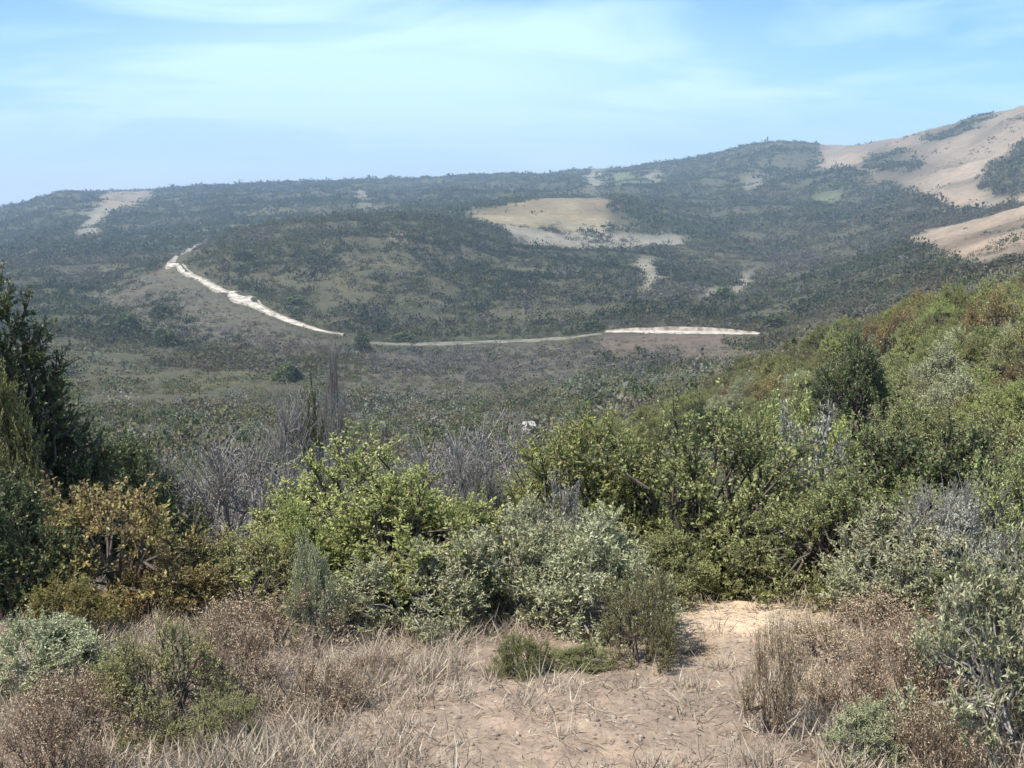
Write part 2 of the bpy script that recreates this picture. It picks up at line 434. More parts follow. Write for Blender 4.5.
def shrub_mesh(seed, h=1.5, w=1.8, clumps=60, twigs=14, leaves=16, tl=.28, ll=.035, lw=.017, cols=((.05, .06, .02), (.12, .13, .05)),
               dead=.04, up=.55, stems=9, fill=.45, woody=1.0, open_=.0, lean=(0, 0), boxy=2):
    r = np.random.default_rng(seed)
    # where the clumps of foliage sit: an uneven dome with a few lobes of its own
    th = r.uniform(0, 2 * math.pi, clumps); zz = r.uniform(-.05, 1, clumps) ** .85 if True else 0
    zz = np.nan_to_num(zz, nan=.0)
    rad = np.sqrt(np.maximum(1 - zz ** boxy, 0)) * r.uniform(fill, 1, clumps) ** .5
    ph = r.uniform(0, 6.3, 4)
    lob = 1 + .22 * np.sin(2 * th + ph[0]) + .16 * np.sin(3 * th + ph[1]) + .12 * np.sin(5 * th + ph[2])
    top = 1 + .18 * np.sin(2 * th + ph[3]) + .12 * r.normal(size=clumps)
    C = np.stack([np.cos(th) * rad * lob * w / 2 + lean[0] * zz, np.sin(th) * rad * lob * w / 2 + lean[1] * zz,
                  h * (.10 + .78 * zz * top * r.uniform(.6, 1, clumps) ** .4)], -1)
    # main stems fork from the base
    B = Acc()
    sa = r.uniform(0, 2 * math.pi, stems); base = np.stack([np.cos(sa) * .06 * w, np.sin(sa) * .06 * w, np.full(stems, -.06)], -1)
    fork = np.stack([np.cos(sa) * .17 * w, np.sin(sa) * .17 * w, np.full(stems, h * .3)], -1) * r.uniform(.7, 1.3, (stems, 1))
    rs = .016 * h * woody
    B.add(*tube_geo(base, fork, np.full(stems, rs * 1.3), np.full(stems, rs), 6))
    near_ = np.argmin(((C[:, None, :2] - fork[None, :, :2] * 2.2) ** 2).sum(-1), 1)
    A = fork[near_]
    mid = A * .45 + C * .55 + r.normal(size=A.shape) * .07 * h; 
    B.add(*tube_geo(A, mid, np.full(clumps, rs * .7), np.full(clumps, rs * .42), 5))
    B.add(*tube_geo(mid, C, np.full(clumps, rs * .42), np.full(clumps, rs * .2), 4))
    # twigs
    ci = np.repeat(np.arange(clumps), twigs); nt = len(ci)
    outw = nrm(C * np.array([1, 1, .6]) + np.array([0, 0, .1]))[ci]
    D = nrm(outw * .55 + np.array([0, 0, up]) + r.normal(size=(nt, 3)) * .62)
    S = mid[ci] + (C[ci] - mid[ci]) * r.uniform(.35, 1.05, (nt, 1))
    Ln = tl * r.uniform(.5, 1.25, nt)
    E = S + D * Ln[:, None]; E[:, 2] = np.maximum(E[:, 2], .03); 
    B.add(*tube_geo(S, E, np.full(nt, rs * .17), np.full(nt, rs * .08), 3))
    # leaves along the twigs
    ti = np.repeat(np.arange(nt), leaves); nl = len(ti)
    keep = r.random(nl) > open_; ti = ti[keep]; nl = len(ti)
    s = r.uniform(.1, 1, nl) ** .8
    P = S[ti] + (E[ti] - S[ti]) * s[:, None]
    LD = nrm(nrm(E[ti] - S[ti]) * .6 + r.normal(size=(nl, 3)) * .6 + np.array([0, 0, .12]))
    V, Fq = leaf_geo(P, LD, ll * r.uniform(.55, 1.3, nl), lw * r.uniform(.6, 1.3, nl), r)
    cv = r.random(clumps)
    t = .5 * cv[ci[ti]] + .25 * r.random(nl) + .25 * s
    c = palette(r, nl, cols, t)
    dm = r.random(nl) < dead * (1 + 3 * (cv[ci[ti]] > .85))
    c[dm] = np.array([.20, .135, .07]) * r.uniform(.6, 1.3, (dm.sum(), 1))
    fol = mesh_np('foliage', V, Fq, np.repeat(c, 4, 0))
    return fol, B.mesh('branches', True)

G_BRIGHT = ((0.2, 0.218, 0.072), (0.392, 0.418, 0.143), (0.634, 0.65, 0.247))
G_MID = ((0.172, 0.192, 0.074), (0.336, 0.36, 0.142), (0.562, 0.577, 0.236))
G_DARK = ((0.063, 0.082, 0.035), (0.123, 0.151, 0.06), (0.217, 0.252, 0.095))
G_SAGE = ((0.198, 0.215, 0.107), (0.364, 0.379, 0.2), (0.571, 0.569, 0.356))
G_SILV = ((0.275, 0.27, 0.215), (0.407, 0.4, 0.325), (0.55, 0.529, 0.44))
G_OLIV = ((0.189, 0.186, 0.068), (0.354, 0.34, 0.136), (0.553, 0.51, 0.227))
G_RUST = ((0.183, 0.121, 0.053), (0.323, 0.222, 0.095), (0.505, 0.372, 0.158), (0.323, 0.291, 0.112), (0.225, 0.23, 0.079))
G_YELL = ((.15, .13, .04), (.27, .225, .075), (.26, .26, .10))
G_GREY = ((.16, .145, .125), (.28, .26, .235), (.40, .375, .34))
G_DRYB = ((0.242, 0.175, 0.108), (0.421, 0.314, 0.203), (0.615, 0.488, 0.334), (0.388, 0.336, 0.174))

SPEC = {   # h, w are the size of the built plant; every copy is scaled from it
    'bright': dict(kw=dict(h=1.6, w=1.9, clumps=125, twigs=17, leaves=20, cols=G_BRIGHT, ll=.036, lw=.016, fill=.6, tl=.25), mat=M_LEAF, bark=M_BARK, n=2, cat='shrub', name='leafy_shrub'),
    'mid': dict(kw=dict(h=1.6, w=1.9, clumps=120, twigs=16, leaves=18, cols=G_MID, ll=.034, lw=.017, fill=.6, tl=.25), mat=M_LEAF, bark=M_BARK, n=3, cat='shrub', name='green_shrub'),
    'dark': dict(kw=dict(h=2.2, w=2.2, clumps=110, twigs=16, leaves=18, cols=G_DARK, ll=.05, lw=.028, tl=.3), mat=M_WAXY, bark=M_BARK, n=3, cat='shrub', name='dark_shrub'),
    'tall': dict(kw=dict(h=3.8, w=2.3, clumps=230, twigs=17, leaves=17, cols=G_DARK, ll=.055, lw=.03, tl=.32, boxy=4, fill=.5, dead=.01), mat=M_WAXY, bark=M_BARK, n=2, cat='bush', name='tall_bush'),
    'sage': dict(kw=dict(h=1.2, w=1.5, clumps=100, twigs=16, leaves=16, cols=G_SAGE, ll=.042, lw=.014, up=.8, tl=.24, fill=.3), mat=M_SAGE, bark=M_GREY, n=3, cat='shrub', name='sage_shrub'),
    'silver': dict(kw=dict(h=1.2, w=1.2, clumps=60, twigs=14, leaves=14, cols=G_SILV, ll=.04, lw=.016, up=.8, tl=.22), mat=M_SAGE, bark=M_GREY, n=1, cat='shrub', name='silver_shrub'),
    'olive': dict(kw=dict(h=1.5, w=1.9, clumps=75, twigs=15, leaves=15, cols=G_OLIV, ll=.036, lw=.014, up=.7), mat=M_LEAF, bark=M_BARK, n=3, cat='shrub', name='olive_shrub'),
    'rust': dict(kw=dict(h=1.4, w=1.7, clumps=70, twigs=14, leaves=14, cols=G_RUST, ll=.042, lw=.022, dead=.2), mat=M_LEAF, bark=M_BARK, n=2, cat='shrub', name='rusty_shrub'),
    'yellow': dict(kw=dict(h=.8, w=1.2, clumps=50, twigs=12, leaves=14, cols=G_YELL, ll=.04, lw=.018, dead=.1, tl=.2), mat=M_LEAF, bark=M_BARK, n=1, cat='shrub', name='yellowing_shrub'),
    'grey': dict(kw=dict(h=1.5, w=1.7, clumps=70, twigs=22, leaves=5, cols=G_GREY, ll=.028, lw=.010, up=.9, tl=.34, dead=.02, woody=1.25), mat=M_DRY, bark=M_GREY, n=2, cat='shrub', name='leafless_shrub'),
    'dry': dict(kw=dict(h=.6, w=.9, clumps=40, twigs=16, leaves=8, cols=G_DRYB, ll=.022, lw=.009, up=1.2, tl=.24, dead=.1, woody=1.0, stems=12), mat=M_DRY, bark=bark_material('dry_stem', (.11, .075, .05), (.26, .19, .13)), n=3, cat='dry weed', name='dry_weed'),
}
PROTO = {}
def proto(sp, k):
    if (sp, k) not in PROTO:
        s = SPEC[sp]
        f, b = shrub_mesh(100 * (list(SPEC).index(sp) + 1) + k, **s['kw'])
        f.materials.append(s['mat']); b.materials.append(s['bark'])
        PROTO[(sp, k)] = (f, b)
    return PROTO[(sp, k)]

OCC = np.zeros((192, 256), bool)       # what nearer plants already cover, quarter size
def cover(px, py0, py1, wpx, commit=True):
    """share of a plant's outline not yet covered"""
    cx, cy, rx, ry = px / 4, (py0 + py1) / 8, max(wpx / 8, .6), max((py0 - py1) / 8, .6)
    y0, y1 = max(int(cy - ry), 0), min(int(cy + ry) + 1, 191); x0, x1 = max(int(cx - rx), 0), min(int(cx + rx) + 1, 255)
    if y1 < y0 or x1 < x0: return 0
    yy, xx = np.mgrid[y0:y1 + 1, x0:x1 + 1]
    m = ((xx - cx) / rx) ** 2 + ((yy - cy) / ry) ** 2 <= 1
    if not m.any(): return 0
    free = (~OCC[y0:y1 + 1, x0:x1 + 1] & m).sum()
    if commit:
        mm = ((xx - cx) / (rx * .85)) ** 2 + ((yy - cy) / (ry * .85)) ** 2 <= 1
        OCC[y0:y1 + 1, x0:x1 + 1] |= mm
    return free / m.sum()

def plant(sp, x, y, h, w, label, group=None, k=None, rz=None, sink=.03):
    s = SPEC[sp]
    k = rng.integers(s['n']) if k is None else k
    f, b = proto(sp, int(k))
    root = bpy.data.objects.new(s['name'], None); COL.objects.link(root)
    root.empty_display_size = .2
    root.location = (x, y, float(zat(x, y)) - sink)
    root.rotation_euler = (rng.normal() * .04, rng.normal() * .04, rng.uniform(0, 6.28) if rz is None else rz)
    root.scale = (w / s['kw']['w'], w / s['kw']['w'], h / s['kw']['h'])
    tag(root, label, s['cat'], group)
    link('foliage', f, None, root); link('branches', b, None, root)
    return root

NEARPOS = []
def at(sp, px, d, top, wpx, label, group=None, k=None, base=None):
    """a plant at bearing px and distance d (or where the ground is seen at height base), as tall and wide as it looks"""
    if base is not None:
        p, d = hit(px, base)
    a = azim(px, 560 if d < 15 else 420)
    x, y = d * math.sin(a), d * math.cos(a); g = float(zat(x, y))
    gx, gy = project(np.array([x, y, g]))
    te = tan_el(px, top); h = EYE[2] + d * te - g
    w = wpx / F * math.sqrt(d * d + (g - 1.7) ** 2)
    h = max(h, .08)
    cover(px, float(gy), top, wpx)
    NEARPOS.append((x, y, w * .45))
    return plant(sp, x, y, h, w, label, group, k)

# --- the plants round the clearing, each as the photograph has it ---------------------------
NEARLIST = [
    ('sage', 1026, 4.0, 540, 165, 'grey-green sage bush close by in the bottom right corner', 0),
    ('dark', 1055, 5.0, 575, 190, 'dark bush at the right edge behind the corner sage bush', 0),
    ('tall', -16, 8.2, 258, 150, 'tall dark green bush cut off by the left edge of the photo', 0),
    ('mid', 14, 7.4, 322, 105, 'sunlit green bush top beside the tall dark bush at the left edge', 1),
    ('dark', 58, 8.4, 418, 150, 'dark broad bush above the rusty bush on the left', 1),
    ('dark', 132, 9.5, 430, 120, 'smaller dark bush between the rusty bush and the grey leafless brush', 2),
    ('dark', 0, 5.8, 468, 125, 'very dark bush low at the left edge beside the rusty bush', 2),
    ('rust', 108, 5.9, 466, 175, 'rusty orange-brown bush on the left', 0),
    ('yellow', 60, 5.2, 578, 92, 'low yellowing bush in front of the rusty bush', 0),
    ('rust', 168, 5.6, 545, 100, 'small half-dry rusty shrub right of the yellowing bush', 1),
    ('grey', 226, 10.0, 430, 165, 'grey leafless brush left of the bright green bush', 0),
    ('grey', 292, 14.5, 408, 105, 'tall grey leafless brush behind the bright green bush', 1),
    ('olive', 245, 5.7, 525, 150, 'low olive shrub between the rusty bush and the bright green bush', 0),
    ('bright', 382, 6.1, 450, 250, 'bright yellow-green rounded bush left of centre', 0),
    ('bright', 306, 5.9, 500, 95, 'narrow yellow-green shrub at the left foot of the bright green bush', 1),
    ('sage', 315, 5.0, 540, 46, 'thin pale upright stalk plant in front of the bright green bush', 0),
    ('sage', 425, 5.3, 540, 170, 'grey-green sage at the foot of the bright green bush', 1),
    ('sage', 512, 5.5, 500, 150, 'sage shrub just right of the bright green bush', 2),
    ('sage', 592, 5.3, 515, 165, 'wide sage shrub in the centre by the small upright shrub', 0),
    ('bright', 590, 7.2, 415, 200, 'sunlit yellow-green bush behind the wide centre sage', 1),
    ('mid', 705, 7.0, 405, 250, 'large green bush above the sandy bare patch', 0),
    ('dark', 738, 6.7, 500, 150, 'dark shaded bush directly behind the sandy bare patch', 2),
    ('mid', 662, 6.1, 525, 115, 'green bush left of the sandy bare patch', 1),
    ('silver', 786, 6.5, 520, 66, 'silvery pale bush at the right end of the dark shaded bush', 0),
    ('mid', 852, 6.3, 450, 180, 'green bush right of the silvery pale bush', 2),
    ('sage', 908, 5.7, 510, 150, 'sage shrub on the right behind the dry weeds', 1),
    ('grey', 962, 5.9, 470, 120, 'grey twiggy half-bare bush on the right', 0),
    ('dark', 925, 7.4, 415, 170, 'dark bush above the grey twiggy bush on the right', 0),
    ('mid', 1025, 6.2, 430, 130, 'green bush at the right edge above the corner sage bush', 0),
    ('bright', 812, 8.6, 405, 150, 'yellow-green shrub behind the silvery pale bush', 0),
    ('mid', 500, 8.5, 470, 130, 'green shrub behind the sage right of the bright green bush', 1),
    ('grey', 470, 7.0, 448, 95, 'pale leafless shrub between the bright green bush and the sage shrubs', 1),
    ('silver', 560, 6.2, 478, 60, 'silvery shrub between the wide centre sage and the bush behind it', 0),
    ('silver', 795, 7.6, 415, 80, 'tall silvery shrub standing above the silvery pale bush', 0),
    ('silver', 960, 5.6, 498, 70, 'silvery shrub at the foot of the grey twiggy bush on the right', 0),
    ('olive', 645, 4.55, 560, 82, 'small upright olive shrub standing alone left of the sandy patch', 2),
    ('mid', 522, 4.3, 625, 58, 'small dark green sprout at the back of the bare dirt', 1),
    ('mid', 578, 4.4, 640, 64, 'low sprawling green plant between the sprout and the upright shrub', 2),
    ('olive', 150, 3.9, 620, 130, 'olive weed clump low on the left in the dry grass', 0),
    ('olive', 205, 3.6, 685, 80, 'small olive weed beside the left weed clump', 1),
    ('sage', 880, 3.6, 700, 76, 'small grey-green weed in the lower right of the clearing', 0),
    ('sage', 40, 4.5, 610, 110, 'pale sage clump in the dry grass at the far left', 2),
]
for sp, px, d, top, wpx, lab, k in NEARLIST:
    at(sp, px, d, top, wpx, lab, None, k)
DRYL = [
    (262, 4.9, 590, 120, 'dry brown weed in front of the low olive shrub'),
    (330, 5.3, 600, 110, 'dry brown weed at the foot of the pale upright stalk plant'),
    (222, 4.2, 620, 95, 'dry brown weed between the two olive weeds'),
    (300, 3.9, 660, 100, 'dry brown weed nearest the bottom edge left of the bare dirt'),
    (410, 5.4, 620, 90, 'dry brown weed below the sage at the bright green bush'),
    (365, 4.3, 655, 80, 'dry brown weed on the left rim of the bare dirt'),
    (70, 3.9, 670, 110, 'dry brown weed in the bottom left corner'),
    (25, 3.5, 715, 90, 'dry brown weed cut off by the left edge at the bottom'),
    (782, 3.7, 622, 60, 'tall thin dry weed standing on the right of the bare dirt'),
    (838, 4.7, 620, 90, 'dry weed at the right end of the sandy bare patch'),
    (890, 5.2, 598, 110, 'dry weed in front of the sage shrub on the right'),
    (935, 4.6, 620, 110, 'dry weed behind the left side of the corner sage bush'),
    (860, 4.1, 650, 90, 'pinkish brown dry weed left of the corner sage bush, nearest the camera'),
    (920, 4.0, 640, 100, 'dry weed touching the left side of the corner sage bush'),
    (690, 4.7, 655, 70, 'purplish dry weed just below the sandy bare patch'),
    (470, 5.6, 615, 80, 'dry weed behind the small dark green sprout'),
    (950, 3.6, 705, 80, 'dry weed at the foot of the corner sage bush'),
]
for i, (px, d, top, wpx, lab) in enumerate(DRYL):
    at('dry', px, d, top, wpx, lab, None, i % 3)

# --- individual shrubs on the slopes below and to the right ----------------------------------
GRP = {
    'right': ('shrubs on the hillside to the right', 'growing among the brush on the right hillside'),
    'valley': ('shrubs on the slope below the clearing', 'growing on the valley slope below the clearing'),
    'left': ('shrubs on the slope to the left', 'growing on the slope at the left'),
}
WORD = {'bright': 'yellow-green leafy shrub', 'mid': 'mid-green shrub', 'dark': 'dark green shrub', 'sage': 'grey-green sage shrub',
        'olive': 'olive green shrub', 'rust': 'rusty brown shrub', 'grey': 'grey leafless shrub'}
def slope_shrub(sp, x, y, h, w, area):
    g, t = GRP[area]
    return plant(sp, x, y, h, w, WORD[sp] + ' ' + t, g + ', ' + WORD[sp], sink=.1)
SPECIALS = [   # single plants that stand out further off
    ('dark', 852, 38, 330, 82, 'dark tall shrub standing out on the right hillside'),
    ('dark', 700, 50, 398, 40, 'dark rounded shrub low on the right hillside'),
    ('rust', 893, 60, 304, 50, 'rusty brown shrub on the skyline of the right hillside'),
    ('rust', 985, 48, 284, 48, 'broad rusty shrub on the right hillside near the right edge'),
    ('rust', 866, 66, 318, 30, 'small rusty shrub left of the skyline one on the right hillside'),
    ('grey', 330, 40, 350, 34, 'thin sparse grey-branched bush rising behind the leafless brush'),
    ('dark', 316, 38, 392, 32, 'dark narrow bush standing behind the grey leafless brush'),
    ('sage', 1018, 40, 318, 44, 'pale sage shrub at the right edge of the hillside'),
    ('bright', 575, 24, 440, 90, 'tall yellow-green shrub behind the wide centre sage, half hidden'),
]
for sp, px, d, top, wpx, lab in SPECIALS:
    at(sp, px, d, top, wpx, lab)
cand = []
N_IND = 246
tries = 0
pts = []
while tries < 9000:
    tries += 1
    d = 10.5 * (95 / 10.5) ** rng.random()
    a = math.radians(rng.uniform(-30, 31))
    x, y = d * math.sin(a), d * math.cos(a)
    w = rng.uniform(1.5, 2.7) * (1 + .25 * (d > 35))
    if any((x - q[0]) ** 2 + (y - q[1]) ** 2 < ((w * .36 + q[2] * .8)) ** 2 for q in NEARPOS): continue
    if d > 50 and a < math.radians(2): continue
    NEARPOS.append((x, y, w * .45)); pts.append((d, a, x, y, w))
pts.sort()
made = 0
for d, a, x, y, w in pts:
    h = w * rng.uniform(.55, .9)
    p = np.array([x, y, float(zat(x, y))])
    px, py0 = project(p); _, py1 = project(p + np.array([0, 0, h]))
    if not (-25 < px < 1050) or not bool(ground_visible(np.array([x]), np.array([y]), h * .7)[0]): continue
    wpx = w / d * F
    if cover(float(px), float(py0), float(py1), wpx, False) < .14: continue
    big = fbm(np.array(x * .06), np.array(y * .06), 55)
    if px > 540:
        area = 'right'
        pr = dict(bright=.36, mid=.22, olive=.26, sage=.07, dark=.05, rust=.015)
        if py1 < 400 and big > .05: pr = dict(bright=.36, mid=.1, olive=.36, rust=.08, sage=.1)
    elif px < 170:
        area = 'left'; pr = dict(dark=.3, mid=.3, olive=.2, sage=.1, grey=.1)
    else:
        area = 'valley'; pr = dict(grey=.27, olive=.26, mid=.17, sage=.2, dark=.1)
    sp = rng.choice(list(pr), p=np.array(list(pr.values())) / sum(pr.values()))
    if made >= N_IND: break
    cover(float(px), float(py0), float(py1), wpx, True)
    slope_shrub(str(sp), x, y, h, w, area); made += 1
print('slope shrubs', made, 'farthest', d)

# --- brush too dense to count ------------------------------------------------------------------
FARP = {
    'dark': ((.030, .040, .022), (.055, .068, .036)), 'green': ((.055, .070, .032), (.10, .115, .05)),
    'olive': ((.085, .088, .038), (.15, .145, .065)), 'grey': ((.125, .115, .10), (.21, .195, .17)),
    'brown': ((.105, .085, .055), (.165, .14, .09)), 'sage': ((.11, .125, .08), (.19, .205, .15)),
}
def brush(name, label, d0, d1, r0, r1, cover_, quads, qs, az0, az1, mix, seed, hrel=.75, skip_near=False, gain=.8):
    r = np.random.default_rng(seed)
    area = .5 * (az1 - az0) * (d1 ** 2 - d0 ** 2)
    rm = (r0 + r1) / 2
    n = int(area * cover_ / (math.pi * rm * rm))
    d = np.sqrt(r.uniform(d0 ** 2, d1 ** 2, n)); a = r.uniform(az0, az1, n)
    x, y = d * np.sin(a), d * np.cos(a)
    R = r.uniform(r0, r1, n) * np.where(r.random(n) < .13, r.uniform(1.4, 2.2, n), 1)
    dens = fbm(x * (1.6 / rm) * .06, y * (1.6 / rm) * .06, seed + 5)
    keep = ground_visible(x, y, R * 1.6) & (dens > -.22) & ((fbm(x * .013, y * .013, 200, 5) < .12) | (r.random(n) < .3))
    Z = zone_of(x, y)
    sparse = np.isin(Z, [1, 2, 3, 4, 7])
    keep &= (~sparse) | ((Z == 7) & (r.random(n) < .55)) | (r.random(n) < np.where(Z == 7, 0, np.where(Z == 2, .22, np.where(Z == 4, .3, .16))) * np.clip(14 * fbm(x * .014, y * .014, 88, 4) - 1, 0.05, 5))
    for k in range(0, n, 4000):
        dd = np.min(np.hypot(x[k:k + 4000, None] - RP[None, ::3, 0], y[k:k + 4000, None] - RP[None, ::3, 1]), 1)
        # keep the track and its verge clear
        j = np.argmin(np.hypot(x[k:k + 4000, None] - RP[None, :, 0], y[k:k + 4000, None] - RP[None, :, 1]), 1)
        up = d[k:k + 4000] > np.hypot(RP[j, 0], RP[j, 1])          # on the bank above the track
        front = dd < 2.4 + 2.6 * r.random(len(dd))
        keep[k:k + 4000] &= ~front
        R[k:k + 4000] *= np.where(up, np.clip(dd / 9, .45, 1), np.clip(dd / 30, .28, 1))
    R *= np.where(Z == 6, .75, np.where(Z == 7, .4, np.where(np.isin(Z, [1, 3]), r.uniform(.25, .8, n), 1)))
    if skip_near:
        for q in NEARPOS:
            keep &= (x - q[0]) ** 2 + (y - q[1]) ** 2 > (q[2] * .7) ** 2
    x, y, R, Z = x[keep], y[keep], R[keep], Z[keep]; n = len(x)
    if n == 0: return
    z = zat(x, y)
    nm = list(mix)
    wgt = np.array([mix[k] for k in nm], float)[None] * np.exp(3.2 * np.stack([fbm(x * .011 * 60 / d1 ** .75 + 9 * i, y * .011 * 60 / d1 ** .75, seed + 40 + i) + .6 * fbm(x * .05 * 60 / d1 ** .75 + 5 * i, y * .05 * 60 / d1 ** .75, seed + 60 + i) for i in range(len(nm))], -1) * 2.4)
    brown = (Z == 6)
    if 'grey' in nm: wgt[brown, nm.index('grey')] *= 3
    if 'brown' in nm: wgt[brown, nm.index('brown')] *= 3
    wgt /= wgt.sum(1, keepdims=True)
    pick = (r.random(n)[:, None] > np.cumsum(wgt, 1)).sum(1).clip(0, len(nm) - 1)
    lo = np.array([FARP[k][0] for k in nm])[pick]; hi = np.array([FARP[k][1] for k in nm])[pick]
    bi = np.repeat(np.arange(n), quads); m = len(bi)
    # leaf sprays spread through each lumpy dome
    v = nrm(r.normal(size=(m, 3))); v[:, 2] = np.abs(v[:, 2])
    lump = 1 + .3 * np.sin(v[:, 0] * 5 + bi * 1.7) * np.sin(v[:, 1] * 5 + bi * 2.3)
    rr = (r.uniform(.25, 1, m) ** .45) * lump
    hr = hrel * r.uniform(.75, 1.4, n)
    P = np.stack([x[bi] + v[:, 0] * R[bi] * rr, y[bi] + v[:, 1] * R[bi] * rr, z[bi] - .1 * R[bi] + v[:, 2] * R[bi] * 1.3 * hr[bi] * rr], -1)
    D = nrm(v * .5 + r.normal(size=(m, 3)) * .7 + np.array([0, 0, .25]))
    s = qs * R[bi] * r.uniform(.6, 1.3, m)
    V, Fq = leaf_geo(P - D * s[:, None] * .5, D, s, s * .62, r, 1.0 if d1 < 300 else .25)
    tt = r.random((m, 1)) * .6 + r.random((n, 1))[bi] * .4
    c = (lo[bi] * (1 - tt) + hi[bi] * tt) * gain
    o = link(name, mesh_np(name, V, Fq, np.repeat(c, 4, 0)), M_FAR)
    tag(o, label, 'brush', kind='stuff')
    print(name, n, m)
R_ = math.radians
brush('undergrowth', 'tangle of low brush filling the gaps between the shrubs near the clearing', 8.5, 30, .3, .7, .8, 230, .085, R_(-52), R_(54),
      dict(olive=1, green=1, grey=.5, sage=.35, brown=.5), 300, .8, True, 1.5)
brush('slope_undergrowth', 'low brush between the shrubs further down the slope', 30, 100, .4, .85, .8, 110, .15, R_(-36), R_(40),
      dict(olive=1, green=1, grey=.6, sage=.5, brown=.5), 301, .8, True, 1.8)
brush('valley_brush', 'mixed brush covering the valley slope below the dirt road', 90, 260, .8, 1.7, .95, 90, .22, R_(-32), R_(33),
      dict(olive=1, green=.9, grey=.9, sage=.6, brown=.6, dark=.5), 302, .8, False, 1.2)
brush('valley_floor_brush', 'grey-brown and olive brush on the valley floor in front of the road', 250, 420, .9, 1.9, .95, 44, .3, R_(-32), R_(33),
      dict(olive=.9, green=.7, grey=.8, brown=.8, dark=.45, sage=.4), 303, .8)
brush('hill_brush', 'dark green and brown brush on the rounded hill behind the dirt road', 410, 860, 1.0, 2.8, 1.25, 30, .36, R_(-32), R_(33),
      dict(olive=.8, green=1.1, brown=.6, dark=.9, grey=.3), 304, .8)
brush('far_brush', 'dark brush covering the far hills and ridge', 850, 1500, 1.8, 4.2, 1.15, 20, .48, R_(-32), R_(33),
      dict(olive=.5, green=1, dark=1.3, brown=.3), 305, .8)
brush('ridge_brush', 'dark trees and brush along the distant ridge', 1480, 3300, 2.6, 6, .95, 15, .55, R_(-32), R_(33),
      dict(olive=.3, green=1, dark=1.3), 306, .62)

# --- separate trees and rocks further off ------------------------------------------------------
def tree_mesh(seed, h, w):
    f, b = shrub_mesh(seed, h=h, w=w, clumps=46, twigs=12, leaves=9, tl=.13 * w, ll=.075 * w, lw=.045 * w, cols=G_DARK, stems=5, dead=.01, woody=1.6)
    f.materials.append(M_WAXY); b.materials.append(M_BARK); return f, b
TREES = [tree_mesh(900 + k, 5.0, 6.0) for k in range(3)]
def far_tree(px, py, hpx, wpx, label, k, group=None):
    p, d = hit(px, py, 60)
    root = bpy.data.objects.new('oak_tree', None); COL.objects.link(root)
    root.location = tuple(p - np.array([0, 0, .2])); root.rotation_euler = (0, 0, rng.uniform(0, 6))
    sw, sh = wpx / F * d / 6.0, hpx / F * d / 5.0
    root.scale = (sw, sw, sh)
    tag(root, label, 'tree', group)
    link('crown', TREES[k][0], None, root); link('trunk', TREES[k][1], None, root)
for px, py, hp, wp, lab in [
    (128, 330, 17, 24, 'dark round tree in the valley furthest left of the dirt road'),
    (163, 318, 16, 22, 'dark round tree just below the bend of the dirt road'),
    (166, 346, 18, 26, 'dark round tree lowest of the three left of the road'),
    (362, 352, 22, 17, 'dark tree standing in the gap of the dirt road'),
    (402, 342, 10, 30, 'dark low wide tree on the bank of the dirt road'),
    (243, 260, 12, 20, 'small dark tree on the hill above the left road'),
    (296, 304, 9, 24, 'small dark tree on the hill just above the middle of the road'),
    (288, 380, 18, 30, 'dark green tree in the valley below the road'),
    (722, 300, 14, 24, 'dark tree beside the pale scar behind the right stretch of road'),
    (775, 328, 14, 26, 'dark tree at the right end of the pale road'),
    (592, 330, 10, 26, 'low dark tree at the left end of the right road stretch'),
]:
    far_tree(px, py, hp, wp, lab, rng.integers(3))

def rock(px, py, wpx, hpx, label, dmin=2.0, name='boulder', seed=0):
    import bmesh
    p, d = hit(px, py, dmin)
    bm = bmesh.new(); bmesh.ops.create_icosphere(bm, subdivisions=4, radius=1)
    r = np.random.default_rng(seed)
    cuts = [(nrm(r.normal(size=3)), r.uniform(.55, .9)) for _ in range(14)]
    sw, sh = wpx / F * d / 2, hpx / F * d
    for v in bm.verts:
        c = np.array(v.co)
        for n_, o_ in cuts:
            e = c @ n_ - o_
            if e > 0: c = c - n_ * e * .92
        c *= 1 + .10 * float(fbm(np.array(c[0] * 3 + seed), np.array(c[1] * 3 + c[2] * 2), 4))
        v.co = (c[0] * sw, c[1] * sw * .8, c[2] * sh * .75 + sh * .3)
    m = bpy.data.meshes.new(name); bm.to_mesh(m); bm.free()
    o = link(name, m, M_ROCK); o.location = tuple(p); o.rotation_euler = (0, 0, r.uniform(0, 6))
    tag(o, label, 'rock')
rock(531, 433, 24, 15, 'pale boulder among the brush in the middle of the valley', 60, seed=4)
rock(648, 640, 0, 0, '', 1) if False else None

# ------------------------------------------------------------------ dry grass, litter and stones of the clearing
def in_clear(x, y):
    px, py = project(np.stack([x, y, zat(x, y)], -1))
    return px, py
r = np.random.default_rng(77)
n = 9400
d = r.uniform(2.3, 10.0, n); a = r.uniform(R_(-65), R_(65), n)
x, y = d * np.sin(a), d * np.cos(a)
px, py = in_clear(x, y)
bare = np.exp(-((px - 610) / 170) ** 2 - ((py - 720) / 75) ** 2) + np.exp(-((px - 740) / 75) ** 2 - ((py - 625) / 32) ** 2) \
    + .8 * np.exp(-((px - 450) / 120) ** 2 - ((py - 745) / 50) ** 2)
patch = fbm(x * 1.1, y * 1.1, 15)
keep = r.random(n) < np.clip(1.05 - 1.25 * bare + patch * 1.7, .08, 1)
x, y, d = x[keep], y[keep], d[keep]
tuft = len(x); nb = 34
bi = np.repeat(np.arange(tuft), nb); m = len(bi)
sz = r.uniform(.5, 1.25, tuft)[bi]
bx, by = x[bi] + r.normal(size=m) * .05 * sz, y[bi] + r.normal(size=m) * .05 * sz
P = np.stack([bx, by, zat(bx, by) - .01], -1)
